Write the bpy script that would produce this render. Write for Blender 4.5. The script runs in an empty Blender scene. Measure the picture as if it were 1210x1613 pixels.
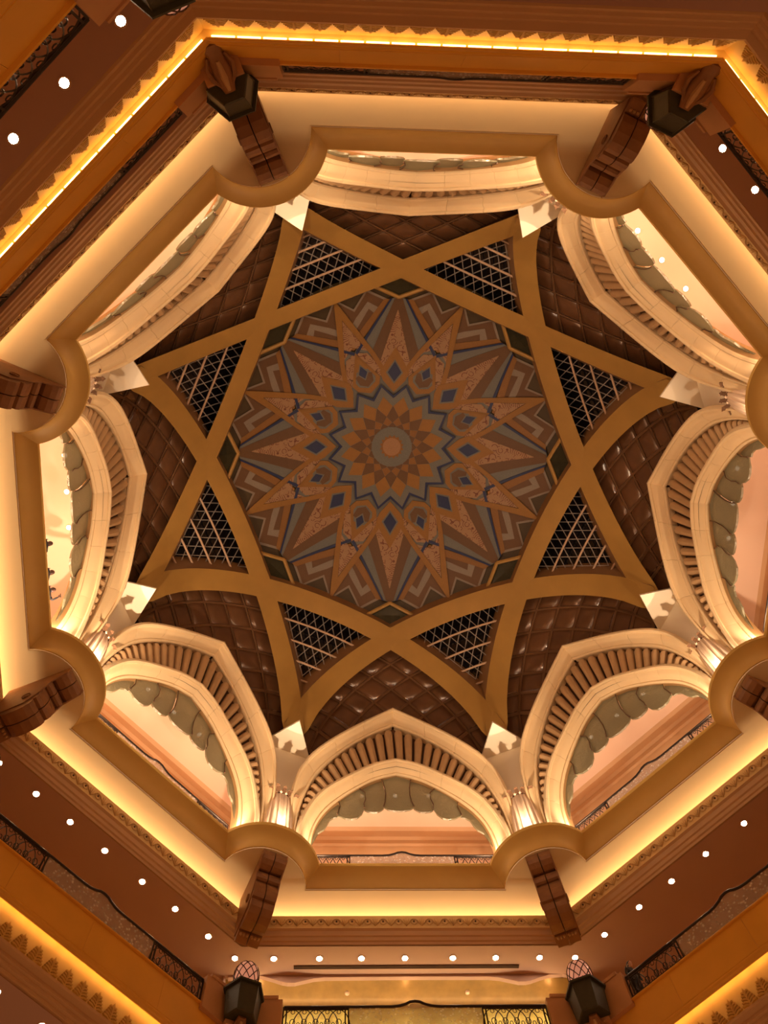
import bpy, bmesh, math, random
from math import pi, sin, cos, tan, sqrt, radians, asin, atan2, hypot, degrees
from mathutils import Vector, Matrix
from mathutils.geometry import tessellate_polygon
random.seed(7)
SC = bpy.context.scene
COL = SC.collection
T8 = tan(pi/8); C8 = cos(pi/8)

# ------------------------------------------------------------------ camera
cam = bpy.data.cameras.new('camera'); camo = bpy.data.objects.new('camera', cam); COL.objects.link(camo)
RGT = Vector((-0.99887539, 0.02747306, -0.03864181)); UP = Vector((0.01710945, 0.96895968, 0.24662604)); FW = Vector((-0.04421793, -0.24568754, 0.96834003))
M = Matrix(((RGT.x, UP.x, -FW.x), (RGT.y, UP.y, -FW.y), (RGT.z, UP.z, -FW.z))).to_4x4()
M.translation = Vector((2.515726, 8.615475, 0.0))
camo.matrix_world = M
cam.sensor_fit = 'VERTICAL'; cam.sensor_height = 24.0; cam.lens = 1435.714/1613*24.0
cam.clip_end = 500
SC.camera = camo

# ------------------------------------------------------------------ world, exposure
w = bpy.data.worlds.new('world'); SC.world = w; w.use_nodes = True
bg = w.node_tree.nodes['Background']; bg.inputs[0].default_value = (1.0, 0.42, 0.15, 1); bg.inputs[1].default_value = 0.34
SC.view_settings.view_transform = 'Standard'; SC.view_settings.look = 'None'
SC.view_settings.exposure = 0.0; SC.view_settings.gamma = 1.0; SC.view_settings.use_curve_mapping = False

def azim(k): return radians(-90-45*k)

def lamp(kind, name, k, a, t, h, energy, col, size=0.1, size_y=None, direction=None):
    L = bpy.data.lights.new(name, kind); L.energy = energy; L.color = col
    if kind == 'AREA':
        L.size = size
        if size_y: L.shape = 'RECTANGLE'; L.size_y = size_y
    else: L.shadow_soft_size = size
    o = bpy.data.objects.new(name, L); COL.objects.link(o)
    th = azim(k); d = Vector((cos(th), sin(th), 0)); n = Vector((sin(th), -cos(th), 0))
    o.location = d*a + n*t + Vector((0, 0, h))
    if direction is not None:            # direction in (a,t,h), long side of the rectangle along t
        z = -(d*direction[0]+n*direction[1]+Vector((0, 0, direction[2]))).normalized()
        x = n if abs(n.dot(z)) < .9 else d
        y = z.cross(x).normalized(); x = y.cross(z)
        m = Matrix((x, y, z)).transposed().to_4x4(); m.translation = o.location; o.matrix_world = m
    return o
UPC = (1.0, 0.70, 0.45); COVE = (1.0, 0.62, 0.30)
# floodlights standing behind the lip of each round balcony, pointing up the fluted columns and the arches
up_e = {0: 420, 1: 380, 2: 110, 3: 420, 4: 480, 5: 110, 6: 700, 7: 450}
for v in range(8):
    for ph in (-0.95, 0, 0.95):
        r = 13.97-2.0*cos(ph); y = 2.0*sin(ph)
        lamp('POINT', 'uplight', v+.5, r, y, 29.74, up_e[v]*(.6 if ph == 0 else .5), (1, .80, .60), 0.035)
        o = lamp('SPOT', 'uplight_beam', v+.5, r, y, 29.76, up_e[v]*(3.4 if ph == 0 else 1.9), UPC, 0.03, direction=(.02 if ph == 0 else .08, .05*(ph > 0)-.05*(ph < 0), 1))
        o.data.spot_size = radians(46 if ph == 0 else 60); o.data.spot_blend = .8
# cove strips hidden behind the leaf frieze, washing the cream ceiling above
cove_e = {0: 210, 1: 190, 2: 150, 3: 150, 4: 110, 5: 170, 6: 260, 7: 200}
for k in range(8):
    lamp('AREA', 'cove_light', k, 14.82, 0, 28.28, cove_e[k]*.85, COVE, 11.6, .1, (-1.0, 0, .42))
# unseen uplights added to brighten the upper gallery ceilings
gal_e = {0: 210, 1: 120, 2: 100, 3: 420, 4: 260, 5: 330, 6: 430, 7: 250}
for k in range(8):
    lamp('AREA', 'gallery_fill', k, 14.6, 0, 30.7, gal_e[k], (1, .58, .33), 6.0, 1.2, (-.1, 0, 1))

# ------------------------------------------------------------------ materials
def nn(nt, t, **kw):
    n = nt.nodes.new(t)
    for a, b in kw.items(): setattr(n, a, b)
    return n
def mat(name, col, rough=.6, metal=0, var=.12, scale=3.0, bump=0.0, bscale=30.0, emit=None, estr=0, spec=.4, stretch=(1, 1, 1), coat=0):
    m = bpy.data.materials.new(name); m.use_nodes = True; nt = m.node_tree
    b = nt.nodes['Principled BSDF']
    b.inputs['Roughness'].default_value = rough; b.inputs['Metallic'].default_value = metal
    b.inputs['Specular IOR Level'].default_value = spec
    b.inputs['Coat Weight'].default_value = coat
    tc = nn(nt, 'ShaderNodeTexCoord'); mp = nn(nt, 'ShaderNodeMapping'); mp.inputs['Scale'].default_value = stretch
    nt.links.new(tc.outputs['Object'], mp.inputs[0])
    nz = nn(nt, 'ShaderNodeTexNoise'); nz.inputs['Scale'].default_value = scale; nz.inputs['Detail'].default_value = 4
    nt.links.new(mp.outputs[0], nz.inputs['Vector'])
    mx = nn(nt, 'ShaderNodeMix', data_type='RGBA')
    mx.inputs[6].default_value = tuple(max(0, c*(1-var)) for c in col)+(1,)
    mx.inputs[7].default_value = tuple(min(1, c*(1+var)) for c in col)+(1,)
    nt.links.new(nz.outputs[0], mx.inputs[0]); nt.links.new(mx.outputs[2], b.inputs['Base Color'])
    if bump:
        n2 = nn(nt, 'ShaderNodeTexNoise'); n2.inputs['Scale'].default_value = bscale
        nt.links.new(mp.outputs[0], n2.inputs['Vector'])
        bp = nn(nt, 'ShaderNodeBump'); bp.inputs['Strength'].default_value = bump; bp.inputs['Distance'].default_value = .05
        nt.links.new(n2.outputs[0], bp.inputs['Height']); nt.links.new(bp.outputs[0], b.inputs['Normal'])
    if emit:
        b.inputs['Emission Color'].default_value = tuple(emit)+(1,); b.inputs['Emission Strength'].default_value = estr
    return m
MT = {}
MT['ledge'] = mat('honey_stone', (.60, .36, .085), .55, scale=1.2, var=.1)
MT['fascia'] = mat('amber_marble', (.80, .42, .055), .38, scale=.8, var=.14)
MT['stone'] = mat('cream_stone', (.76, .56, .31), .6, scale=.9, var=.08)
MT['column'] = mat('rosy_stone', (.80, .60, .42), .6, scale=1.2, var=.12, stretch=(3, 3, .3))
MT['baluster'] = mat('tan_stone', (.50, .31, .15), .6, scale=2)
MT['dark'] = mat('shadow_backing', (.07, .045, .025), .8)
MT['cream'] = mat('cream_plaster', (.88, .78, .58), .7, scale=.5, var=.03)
MT['white'] = mat('pale_plaster', (.85, .74, .56), .7, scale=.6, var=.04)
MT['pink'] = mat('rose_plaster', (.52, .335, .28), .7, scale=.5, var=.06)
MT['gallery'] = mat('gallery_plaster', (.80, .58, .43), .7, scale=.5, var=.05)
MT['cornice'] = mat('cornice_plaster', (.58, .36, .19), .6, scale=.9, var=.07)
MT['frieze'] = mat('frieze_plaster', (.72, .50, .22), .6, scale=2, var=.12)
MT['relief'] = mat('frieze_relief', (.55, .33, .12), .6, scale=6, var=.25)
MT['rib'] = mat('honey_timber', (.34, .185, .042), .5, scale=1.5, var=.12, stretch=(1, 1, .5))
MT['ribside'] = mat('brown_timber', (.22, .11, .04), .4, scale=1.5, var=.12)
MT['coffer'] = mat('brown_lacquer', (.12, .052, .022), .16, scale=1.5, var=.3, bump=.06, bscale=3, spec=.8, coat=.4)
MT['cofferframe'] = mat('brown_moulding', (.20, .10, .045), .3, scale=2, var=.15, spec=.6)
MT['bar'] = mat('steel_bar', (.34, .30, .26), .35, metal=.3, scale=4)
MT['tube'] = mat('rosy_tube', (.42, .27, .17), .3, scale=3, spec=.7)
MT['iron'] = mat('black_iron', (.035, .022, .016), .4, metal=.4, scale=8)
MT['bronze'] = mat('dark_green_panel', (.045, .042, .022), .45, scale=6, var=.3, bump=.1, bscale=20)
MT['bracket'] = mat('brown_stone', (.27, .125, .048), .55, scale=3, var=.3, bump=.25, bscale=6)
MT['petal'] = mat('gilded_leaf', (.62, .37, .09), .4, metal=.0, scale=7, var=.25)
MT['panelgold'] = mat('gilded_cove', (.86, .64, .24), .45, scale=2, var=.15)
MT['gold'] = mat('gold_leaf_wall', (.24, .13, .035), .38, metal=.3, scale=2.5, var=.3, bump=.1, bscale=5)
MT['gold2'] = mat('bright_gold_panel', (.9, .62, .2), .35, metal=.2, scale=4, var=.5, bump=.3, bscale=8)
MT['floor'] = mat('gallery_floor', (.5, .32, .18), .4)
MT['peach'] = mat('peach_mosaic', (0.28, 0.151, 0.073), .5, scale=25, var=.3)
MT['orange'] = mat('orange_mosaic', (0.235, 0.109, 0.02), .5, scale=25, var=.28)
MT['orange2'] = mat('amber_mosaic', (0.202, 0.09, 0.02), .5, scale=25, var=.28)
MT['brown'] = mat('brown_mosaic', (0.106, 0.052, 0.02), .5, scale=25, var=.25)
MT['midbrown'] = mat('russet_mosaic', (.105, .050, .020), .5, scale=25, var=.25)
MT['grey'] = mat('grey_mosaic', (0.125, 0.125, 0.11), .5, scale=30, var=.35)
MT['lgrey'] = mat('light_grey_mosaic', (0.2, 0.16, 0.12), .5, scale=30, var=.3)
MT['navy'] = mat('navy_mosaic', (.010, .020, .075), .45, scale=30, var=.4)
MT['olive'] = mat('dark_olive_mosaic', (.05, .032, .012), .5, scale=30, var=.4)
MT['glassdark'] = mat('night_glass', (.004, .004, .006), .08, spec=.6, var=0)
MT['greenglass'] = mat('black_green_glass', (.022, .022, .012), .12, spec=.7, var=.2)
MT['lampglow'] = mat('lamp_glow', (1, .9, .75), .4, emit=(1, .72, .45), estr=110)
MT['lampdim'] = mat('lamp_glow_dim', (1, .9, .75), .4, emit=(1, .8, .55), estr=9)
MT['lamptrim'] = mat('lamp_trim', (.7, .5, .35), .4)
MT['strip'] = mat('light_strip_glow', (1, .8, .4), .4, emit=(1, .62, .2), estr=9)
MT['skin'] = mat('skin', (.55, .32, .22), .5); MT['cloth'] = mat('dark_cloth', (.02, .018, .02), .8)
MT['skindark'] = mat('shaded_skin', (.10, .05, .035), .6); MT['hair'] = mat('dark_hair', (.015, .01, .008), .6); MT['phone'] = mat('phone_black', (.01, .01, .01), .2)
MT['vent'] = mat('vent_brown', (.10, .045, .02), .6)
MT['gapshade'] = mat('gap_shade_back', (.07, .03, .012), .7)
MT['pierstone'] = mat('pier_stone', (.56, .30, .14), .5, scale=1.5, var=.12)
MT['leafshade'] = mat('shadow_brown_leaf', (.10, .045, .018), .8)
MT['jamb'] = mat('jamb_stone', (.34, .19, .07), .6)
def filigree():
    m = mat('filigree_mosaic', (0.291, 0.168, 0.084), .5, scale=20, var=.2); nt = m.node_tree; b = nt.nodes['Principled BSDF']
    src = b.inputs['Base Color'].links[0].from_socket
    tc = nn(nt, 'ShaderNodeTexCoord'); vo = nn(nt, 'ShaderNodeTexVoronoi'); vo.inputs['Scale'].default_value = 2.3
    nt.links.new(tc.outputs['Object'], vo.inputs['Vector'])
    mu = nn(nt, 'ShaderNodeMath', operation='MULTIPLY'); mu.inputs[1].default_value = 26
    nt.links.new(vo.outputs['Distance'], mu.inputs[0])
    sep = nn(nt, 'ShaderNodeVectorMath', operation='SUBTRACT'); nt.links.new(tc.outputs['Object'], sep.inputs[0])
    mp = nn(nt, 'ShaderNodeMath', operation='SINE'); nt.links.new(mu.outputs[0], mp.inputs[0])
    gt = nn(nt, 'ShaderNodeMath', operation='GREATER_THAN'); gt.inputs[1].default_value = .62; nt.links.new(mp.outputs[0], gt.inputs[0])
    nz = nn(nt, 'ShaderNodeTexNoise'); nz.inputs['Scale'].default_value = 3.2; nt.links.new(tc.outputs['Object'], nz.inputs['Vector'])
    g2 = nn(nt, 'ShaderNodeMath', operation='GREATER_THAN'); g2.inputs[1].default_value = .46; nt.links.new(nz.outputs[0], g2.inputs[0])
    an = nn(nt, 'ShaderNodeMath', operation='MULTIPLY'); nt.links.new(gt.outputs[0], an.inputs[0]); nt.links.new(g2.outputs[0], an.inputs[1])
    mx = nn(nt, 'ShaderNodeMix', data_type='RGBA'); nt.links.new(an.outputs[0], mx.inputs[0]); nt.links.new(src, mx.inputs[6])
    mx.inputs[7].default_value = (.13, .035, .015, 1); nt.links.new(mx.outputs[2], b.inputs['Base Color'])
    nt.nodes.remove(sep)
    return m
MT['filigree'] = filigree()
def glassmat(name, col, trans, gl, painted_glints=False):
    m = bpy.data.materials.new(name); m.use_nodes = True; nt = m.node_tree; nt.nodes.clear()
    out = nn(nt, 'ShaderNodeOutputMaterial'); tc = nn(nt, 'ShaderNodeTexCoord')
    nz = nn(nt, 'ShaderNodeTexNoise'); nz.inputs['Scale'].default_value = 4 if not painted_glints else 22; nz.inputs['Detail'].default_value = 3; nz.inputs['Distortion'].default_value = 2.5
    nt.links.new(tc.outputs['Object'], nz.inputs['Vector'])
    bp = nn(nt, 'ShaderNodeBump'); bp.inputs['Strength'].default_value = .55; bp.inputs['Distance'].default_value = .06; nt.links.new(nz.outputs[0], bp.inputs['Height'])
    df = nn(nt, 'ShaderNodeBsdfDiffuse'); tl = nn(nt, 'ShaderNodeBsdfTranslucent'); gs = nn(nt, 'ShaderNodeBsdfGlossy'); tr = nn(nt, 'ShaderNodeBsdfTransparent')
    gs.inputs['Roughness'].default_value = .05 if painted_glints else .12
    for s in (df, tl): s.inputs['Color'].default_value = tuple(col)+(1,)
    if painted_glints:
        vo = nn(nt, 'ShaderNodeTexVoronoi'); vo.inputs['Scale'].default_value = 7; nt.links.new(tc.outputs['Object'], vo.inputs['Vector'])  # pale specks painted as lamp glints on the etched glass
        rp = nn(nt, 'ShaderNodeValToRGB'); rp.color_ramp.elements[0].position = .2; rp.color_ramp.elements[0].color = (1, .97, .9, 1)
        rp.color_ramp.elements[1].position = .36; rp.color_ramp.elements[1].color = tuple(col)+(1,)
        nt.links.new(vo.outputs['Distance'], rp.inputs[0])
        for s in (df, tl): nt.links.new(rp.outputs[0], s.inputs['Color'])
    for s in (df, tl, gs): nt.links.new(bp.outputs[0], s.inputs['Normal'])
    a = nn(nt, 'ShaderNodeMixShader'); a.inputs[0].default_value = .5; nt.links.new(df.outputs[0], a.inputs[1]); nt.links.new(tl.outputs[0], a.inputs[2])
    b = nn(nt, 'ShaderNodeMixShader'); b.inputs[0].default_value = gl; nt.links.new(a.outputs[0], b.inputs[1]); nt.links.new(gs.outputs[0], b.inputs[2])
    c = nn(nt, 'ShaderNodeMixShader'); c.inputs[0].default_value = trans; nt.links.new(b.outputs[0], c.inputs[1]); nt.links.new(tr.outputs[0], c.inputs[2])
    nt.links.new(c.outputs[0], out.inputs[0])
    return m
MT['shell'] = glassmat('frosted_green_glass', (.36, .35, .22), .12, .2)
MT['crystal'] = glassmat('etched_glint_crystal', (.55, .45, .36), .55, .28, True)
MT['domeglass'] = mat('rose_glass', (.75, .42, .34), .3, emit=(1, .42, .25), estr=.34)

# ------------------------------------------------------------------ mesh helpers. Local frame of a side: x = distance from the axis, y = along the side, z = height
class MB:
    def __init__(s): s.v = []; s.f = []; s.m = []; s.cur = 0
    def add(s, vs, fs):
        o = len(s.v); s.v += [tuple(p) for p in vs]
        for f in fs: s.f.append([i+o for i in f]); s.m.append(s.cur)
        return s
    def box(s, x0, x1, y0, y1, z0, z1):
        vs = [(x, y, z) for z in (z0, z1) for y in (y0, y1) for x in (x0, x1)]
        return s.add(vs, [(0, 2, 3, 1), (4, 5, 7, 6), (0, 1, 5, 4), (2, 6, 7, 3), (0, 4, 6, 2), (1, 3, 7, 5)])
    def loops(s, rings, closed=True, caps=True, wrap=False):
        n = len(rings[0]); vs = [p for r in rings for p in r]; fs = []
        m = len(rings)
        for i in range(m if wrap else m-1):
            j = (i+1) % m
            for q in range(n if closed else n-1):
                r = (q+1) % n
                fs.append((i*n+q, i*n+r, j*n+r, j*n+q))
        if caps and not wrap: fs.append(tuple(range(n))[::-1]); fs.append(tuple((m-1)*n+q for q in range(n)))
        return s.add(vs, fs)
    def tube(s, pts, r, n=6, caps=True):
        pts = [Vector(p) for p in pts]; rings = []
        rr = r if isinstance(r, (list, tuple)) else [r]*len(pts)
        up = Vector((0, 0, 1))
        for i, p in enumerate(pts):
            d = (pts[min(i+1, len(pts)-1)]-pts[max(i-1, 0)]).normalized()
            a = d.cross(up)
            if a.length < .05: a = d.cross(Vector((1, 0, 0)))
            a.normalize(); b = d.cross(a)
            rings.append([p+(a*cos(q*2*pi/n)+b*sin(q*2*pi/n))*rr[i] for q in range(n)])
        return s.loops(rings, caps=caps)
    def prism(s, poly, f0, f1):
        """poly: list of 2D pts; f0,f1 map a 2D point to 3D for the two faces"""
        n = len(poly); tri = tessellate_polygon([[Vector((p[0], p[1], 0)) for p in poly]])
        vs = [f0(*p) for p in poly]+[f1(*p) for p in poly]
        fs = [tuple(t) for t in tri]+[tuple(i+n for i in t)[::-1] for t in tri]+[(i, (i+1) % n, n+(i+1) % n, n+i) for i in range(n)]
        return s.add(vs, fs)
    def lathe(s, prof, cx, cy, n=16, a0=0, a1=2*pi, f=lambda a: 1):
        full = abs(a1-a0-2*pi) < 1e-6; cnt = n if full else n+1
        rings = []
        for i in range(cnt):
            a = a0+(a1-a0)*i/n
            rings.append([(cx+r*cos(a)*f(a), cy+r*sin(a)*f(a), z) for r, z in prof])
        return s.loops(rings, closed=False, caps=False, wrap=full)
    def mesh(s, name, mats, smooth=None, base=(0, 0, 0)):
        me = bpy.data.meshes.new(name)
        bx, by, bz = base
        me.from_pydata([(x-bx, y-by, z-bz) for x, y, z in s.v], [], s.f)
        for m in (mats if isinstance(mats, (list, tuple)) else [mats]): me.materials.append(MT[m])
        if max(s.m or [0]) > 0:
            for p, q in zip(me.polygons, s.m): p.material_index = q
        bm = bmesh.new(); bm.from_mesh(me); bmesh.ops.remove_doubles(bm, verts=bm.verts, dist=1e-5)
        bmesh.ops.recalc_face_normals(bm, faces=bm.faces); bm.to_mesh(me); bm.free()
        if smooth:
            for p in me.polygons: p.use_smooth = True
            me.set_sharp_from_angle(angle=radians(smooth))
        me.update(); return me
def sub(name, mesh, parent, loc=(0, 0, 0), rz=0, label=None, kind=None):
    o = bpy.data.objects.new(name, mesh); COL.objects.link(o); o.parent = parent; o.location = loc; o.rotation_euler = (0, 0, rz)
    if label: o['label'] = label
    if kind: o['kind'] = kind
    return o
class Thing:
    """root Empty at base point (local side frame), parts below it; place(k) turns it to side k"""
    def __init__(s, name, base=(0, 0, 0), kind=None, label=None, cat=None, group=None):
        s.base = base; s.o = bpy.data.objects.new(name, None); COL.objects.link(s.o); s.o.location = base
        s.o.empty_display_size = .2
        tag(s.o, label, cat, group, kind)
    def part(s, name, mb, mats, smooth=None, parent=None, label=None, kind=None):
        me = mb.mesh(name, mats, smooth, s.base)
        return sub(name, me, parent or s.o, label=label, kind=kind)
def tag(o, label=None, cat=None, group=None, kind=None):
    for a, b in (('label', label), ('category', cat), ('group', group), ('kind', kind)):
        if b: o[a] = b
def copy_tree(o, parent=None):
    c = o.copy(); COL.objects.link(c)
    if parent is not None: c.parent = parent
    for ch in list(KIDS[o.name]) if o.name in KIDS else []: copy_tree(ch, c)
    return c
KIDS = {}
def snapshot(root):
    KIDS.clear()
    for o in bpy.data.objects:
        if o.parent: KIDS.setdefault(o.parent.name, []).append(o)
def put(o, base, k):
    th = azim(k); x, y, z = base
    o.location = (x*cos(th)-y*sin(th), x*sin(th)+y*cos(th), z); o.rotation_euler = (0, 0, th)
POS = {0: 'bottom centre', 1: 'lower right', 2: 'right edge', 3: 'upper right', 4: 'top centre', 5: 'upper left', 6: 'left edge', 7: 'lower left'}
VPOS = {0: 'bottom, right of centre', 1: 'lower right edge', 2: 'upper right edge', 3: 'top, right of centre', 4: 'top, left of centre', 5: 'upper left edge', 6: 'lower left edge', 7: 'bottom, left of centre'}
def spread(th, ks, labels, off=0):
    """place the thing at every k of ks (k+off in side units), copying its tree"""
    snapshot(th.o); out = {}
    for i, k in enumerate(ks):
        o = th.o if i == 0 else copy_tree(th.o)
        out[k] = o
    for k, o in out.items():
        put(o, th.base, k+off)
        if labels: o['label'] = labels[k]
    return out

# ------------------------------------------------------------------ geometry constants
RB, CB, ZL0, ZL1 = 1.65, 13.97, 28.87, 29.70     # bump circle radius, its centre on the corner axis, ledge heights
CA, CT = CB*C8, CB*sin(pi/8)
def corner_t(d):            # |t| at which straight ledge line (a=13-d) meets the bump circle (radius RB+d)
    da = 13.0-d-CA; return CT-sqrt((RB+d)**2-da*da)
def bump_arc(d, n=18, half=None):  # points of the round balcony edge in the corner frame (x radial, y)
    t = corner_t(d); a = 13.0-d
    # this intersection in the corner frame
    x = a*C8+t*sin(pi/8); y = a*sin(pi/8)-t*C8
    ph = atan2(y, CB-x)
    if CB < x: ph = atan2(y, CB-x)
    r = RB+d
    return [(CB-r*cos(q), r*sin(q)) for q in [(-ph+2*ph*i/n) for i in range(n+1)]]
def to_side(x, y, s):       # corner frame -> side frame; s=+1 corner at +y end
    return (x*C8 - s*0 + (y*sin(pi/8)*(-1) if s > 0 else y*sin(pi/8)), (x*sin(pi/8)+y*C8) if s > 0 else (-x*sin(pi/8)+y*C8))
def outline(d, n=12):       # inner edge of the ledge between two corner axes, side frame, from -y to +y
    arc = bump_arc(d, 2*n)
    left = [to_side(x, y, -1) for x, y in arc[n:]]       # from the innermost point towards this side
    right = [to_side(x, y, 1) for x, y in arc[:n+1]]
    return left+right
# ------------------------------------------------------------------ ceiling: dome
ZC = 35.9; RM = 12.55; SM = 1.022
def sph(x, y, R): return (x, y, ZC+sqrt(max(R*R-x*x-y*y, 0)))
dome = Thing('ceiling', (0, 0, 48.3), 'structure')
def plate(polys, R, th, mx=.42):
    """flat-coloured inlay piece following the dome: fine triangulated, with edges"""
    mb = MB()
    for poly in polys:
        bm = bmesh.new(); bv = [bm.verts.new((x, y, 0)) for x, y in poly]
        for t_ in tessellate_polygon([[Vector((x, y, 0)) for x, y in poly]]): bm.faces.new([bv[i] for i in t_])
        xs = [p[0] for p in poly]; ys = [p[1] for p in poly]
        for lo_, hi_, no in ((min(xs), max(xs), (1, 0, 0)), (min(ys), max(ys), (0, 1, 0))):
            c = math.floor(lo_/mx)*mx+mx
            while c < hi_:
                bmesh.ops.bisect_plane(bm, geom=bm.verts[:]+bm.edges[:]+bm.faces[:], dist=1e-6, plane_co=(no[0]*c, no[1]*c, 0), plane_no=no); c += mx
        bm.verts.ensure_lookup_table(); bm.verts.index_update()
        vs = [(v.co.x, v.co.y) for v in bm.verts]; n = len(vs)
        fs = [tuple(v.index for v in f.verts) for f in bm.faces]
        bd = [tuple(v.index for v in e.verts) for e in bm.edges if len(e.link_faces) == 1]; bm.free()
        mb.add([sph(x, y, R-th) for x, y in vs]+[sph(x, y, R) for x, y in vs], fs+[tuple(i+n for i in f)[::-1] for f in fs]+[(i, j, j+n, i+n) for i, j in bd])
    return mb
def pl(*rd): return [(SM*r*cos(radians(a)), SM*r*sin(radians(a))) for r, a in rd]
def rotp(poly, deg):
    c, s = cos(radians(deg)), sin(radians(deg)); return [(x*c-y*s, x*s+y*c) for x, y in poly]
def mir(poly): return [(x, -y) for x, y in poly][::-1]
def ring8(name, polys, layer, m, off=0, n=8, label=None, mx=.42):
    mb = plate(polys, RM,   .014+.013*layer, mx)
    me = mb.mesh(name, m, None, dome.base)
    for i in range(n): sub(name, me, dome.o, rz=azim(0)+radians(off)+i*2*pi/n, label=label)
# backing field: grid patch of the dome inside the ribs
g = MB(); N = 40
ids = {}
vs = []; fs = []
for i in range(13):
    for j in range(64):
        a = j*2*pi/64; r = 9.0*i/12*1.0
        vs.append(sph(r*cos(a), r*sin(a), RM+.05))
for i in range(12):
    for j in range(64): fs.append((i*64+j, i*64+(j+1) % 64, (i+1)*64+(j+1) % 64, (i+1)*64+j))
g.add(vs, fs); dome.part('mosaic_ground', g, 'olive', 30)
# star spears field (corner axis at 22.5): zigzag panel
Z = [(7.55, -19.6), (8.18, -11.4), (7.38, -5.6), (8.13, 0), (7.38, 5.6), (8.18, 11.4), (7.55, 19.6)]
V0 = 22.5
def zz(dr, apex=5.45): return pl(*([(apex, 0)]+[(r-dr, a*(1 if abs(a) < 15 else (r/(r-dr*.3)))) for r, a in Z]))
ring8('zigzag_panel', [zz(0)], 0, 'lgrey', V0)
ring8('zigzag_panel', [zz(.13)], 1, 'midbrown', V0)
ring8('zigzag_stripe', [pl((6.35, 0), (6.95, 5.6), (7.6, 11.2), (7.1, 16.8), (6.7, 15.6), (7.25, 11.2), (6.6, 6.3), (6.0, 0), (6.6, -6.3), (7.25, -11.2), (6.7, -15.6), (7.1, -16.8), (7.6, -11.2), (6.95, -5.6))], 2, 'lgrey', V0)
# orange-brown bands beside the navy line
for s in (1, -1):
    b = pl((5.42, 0), (7.62, 19.9), (7.62, 17.2), (5.85, 0));
    ring8('russet_band', [b if s > 0 else mir(b)], 3, 'orange2', V0)
# blue-grey ground of the main rays
ring8('ray_ground', [pl((2.9, -11), (5.36, -22.4), (7.64, -2.6), (7.72, 0), (7.64, 2.6), (5.36, 22.4), (2.9, 11))], 4, 'grey')
dome.part('grey_field', plate([pl(*[(3.75, i*11.25) for i in range(32)])], RM, .05), 'grey')
# navy lines
for s in (1, -1):
    b = pl((5.30, 22.5), (7.62, 3.1), (7.64, 2.3), (5.18, 21.6));
    ring8('navy_line', [b if s > 0 else mir(b)], 7.5, 'navy')
# brown bands of the ray
for s in (1, -1):
    b = pl((3.9, 13.6), (4.75, 16.4), (7.62, 1.5), (7.70, 0), (7.1, 0))
    ring8('brown_band', [b if s > 0 else mir(b)], 6, 'brown')
ring8('filigree_ray', [pl((7.14, 0), (4.0, 13.2), (3.5, 6), (3.5, -6), (4.0, -13.2))], 7, 'filigree')
# spears at the corner axis
for s in (1, -1):
    b = pl((8.15, 0), (5.12, 10.3), (4.35, 14.6), (4.0, 13.2), (4.95, 8.3), (7.06, 0))
    ring8('orange_spear', [b if s > 0 else mir(b)], 8, 'orange', V0)
ring8('filigree_spear', [pl((7.0, 0), (5.2, 6.9), (5.6, 0), (5.2, -6.9))], 7, 'filigree', V0)
ring8('filigree_kite', [pl((5.3, 0), (5.1, 6.5), (4.3, 12.0), (3.7, 0), (4.3, -12.0), (5.1, -6.5))], 7, 'filigree', V0)
# main diamonds
ring8('orange_diamond', [pl((2.9, 0), (3.55, 9.2), (4.05, 10.8), (5.25, 0), (4.05, -10.8), (3.55, -9.2))], 9, 'orange')
ring8('grey_diamond', [pl((3.34, 0), (3.95, 6.4), (4.62, 0), (3.95, -6.4))], 10, 'grey')
ring8('navy_diamond', [pl((3.46, 0), (3.95, 5.0), (4.5, 0), (3.95, -5.0))], 11, 'navy')
# frames at the corner axis
ring8('orange_frame', [pl((3.05, 0), (3.40, 9.8), (3.78, 11.6), (5.25, 0), (3.78, -11.6), (3.40, -9.8))], 9.5, 'orange', V0)
ring8('filigree_inset', [pl((3.35, 0), (3.58, 7.0), (3.85, 8.0), (4.95, 0), (3.85, -8.0), (3.58, -7.0))], 10.5, 'grey', V0)
ring8('brown_frame', [pl((3.42, 0), (3.66, 5.8), (4.1, 6.2), (4.15, 3.0), (3.82, 0), (4.15, -3.0), (4.1, -6.2), (3.66, -5.8))], 11, 'brown', V0)
ring8('orange_inset', [pl((4.3, 0), (4.35, 4.6), (5.15, 0), (4.35, -4.6))], 11, 'orange', V0)
ring8('grey_diamond', [pl((3.78, 0), (4.18, 4.0), (4.66, 0), (4.18, -4.0))], 11.6, 'grey', V0)
ring8('navy_diamond', [pl((3.88, 0), (4.18, 3.1), (4.56, 0), (4.18, -3.1))], 12, 'navy', V0)
# centre: grey zigzag field with black outline, 16-fold rosette
def star16(ro, ri, ph=11.25): return pl(*[(ro if i % 2 else ri, i*11.25+(ph-11.25)) for i in range(32)])
dome.part('zigzag_outline', plate([star16(3.36, 2.74)], RM, .190), 'navy')
dome.part('zigzag_field', plate([star16(3.20, 2.58)], RM, .200), 'grey')
ring8('orange_kite', [pl((2.70, 11.25), (2.17, 0.6), (1.62, 11.25), (2.17, 21.9))], 15, 'orange', 0, 16)
ring8('brown_kite', [pl((2.17, 0), (1.62, 11.25), (1.30, 0), (1.62, -11.25))], 15, 'brown', 0, 16)
ring8('amber_kite', [pl((1.60, 11.25), (1.30, 0.8), (1.12, 11.25), (1.30, 21.7))], 15.5, 'orange2', 0, 16)
ring8('brown_spike', [pl((1.30, 0), (1.10, 11.25), (.95, 0), (1.10, -11.25))], 15, 'brown', 0, 16)
dome.part('grey_ring', plate([pl(*[(1.06, i*11.25) for i in range(32)])], RM, .235), 'grey')
dome.part('sun_spikes', plate([star16(.64, .52)], RM, .245), 'orange2')
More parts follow.
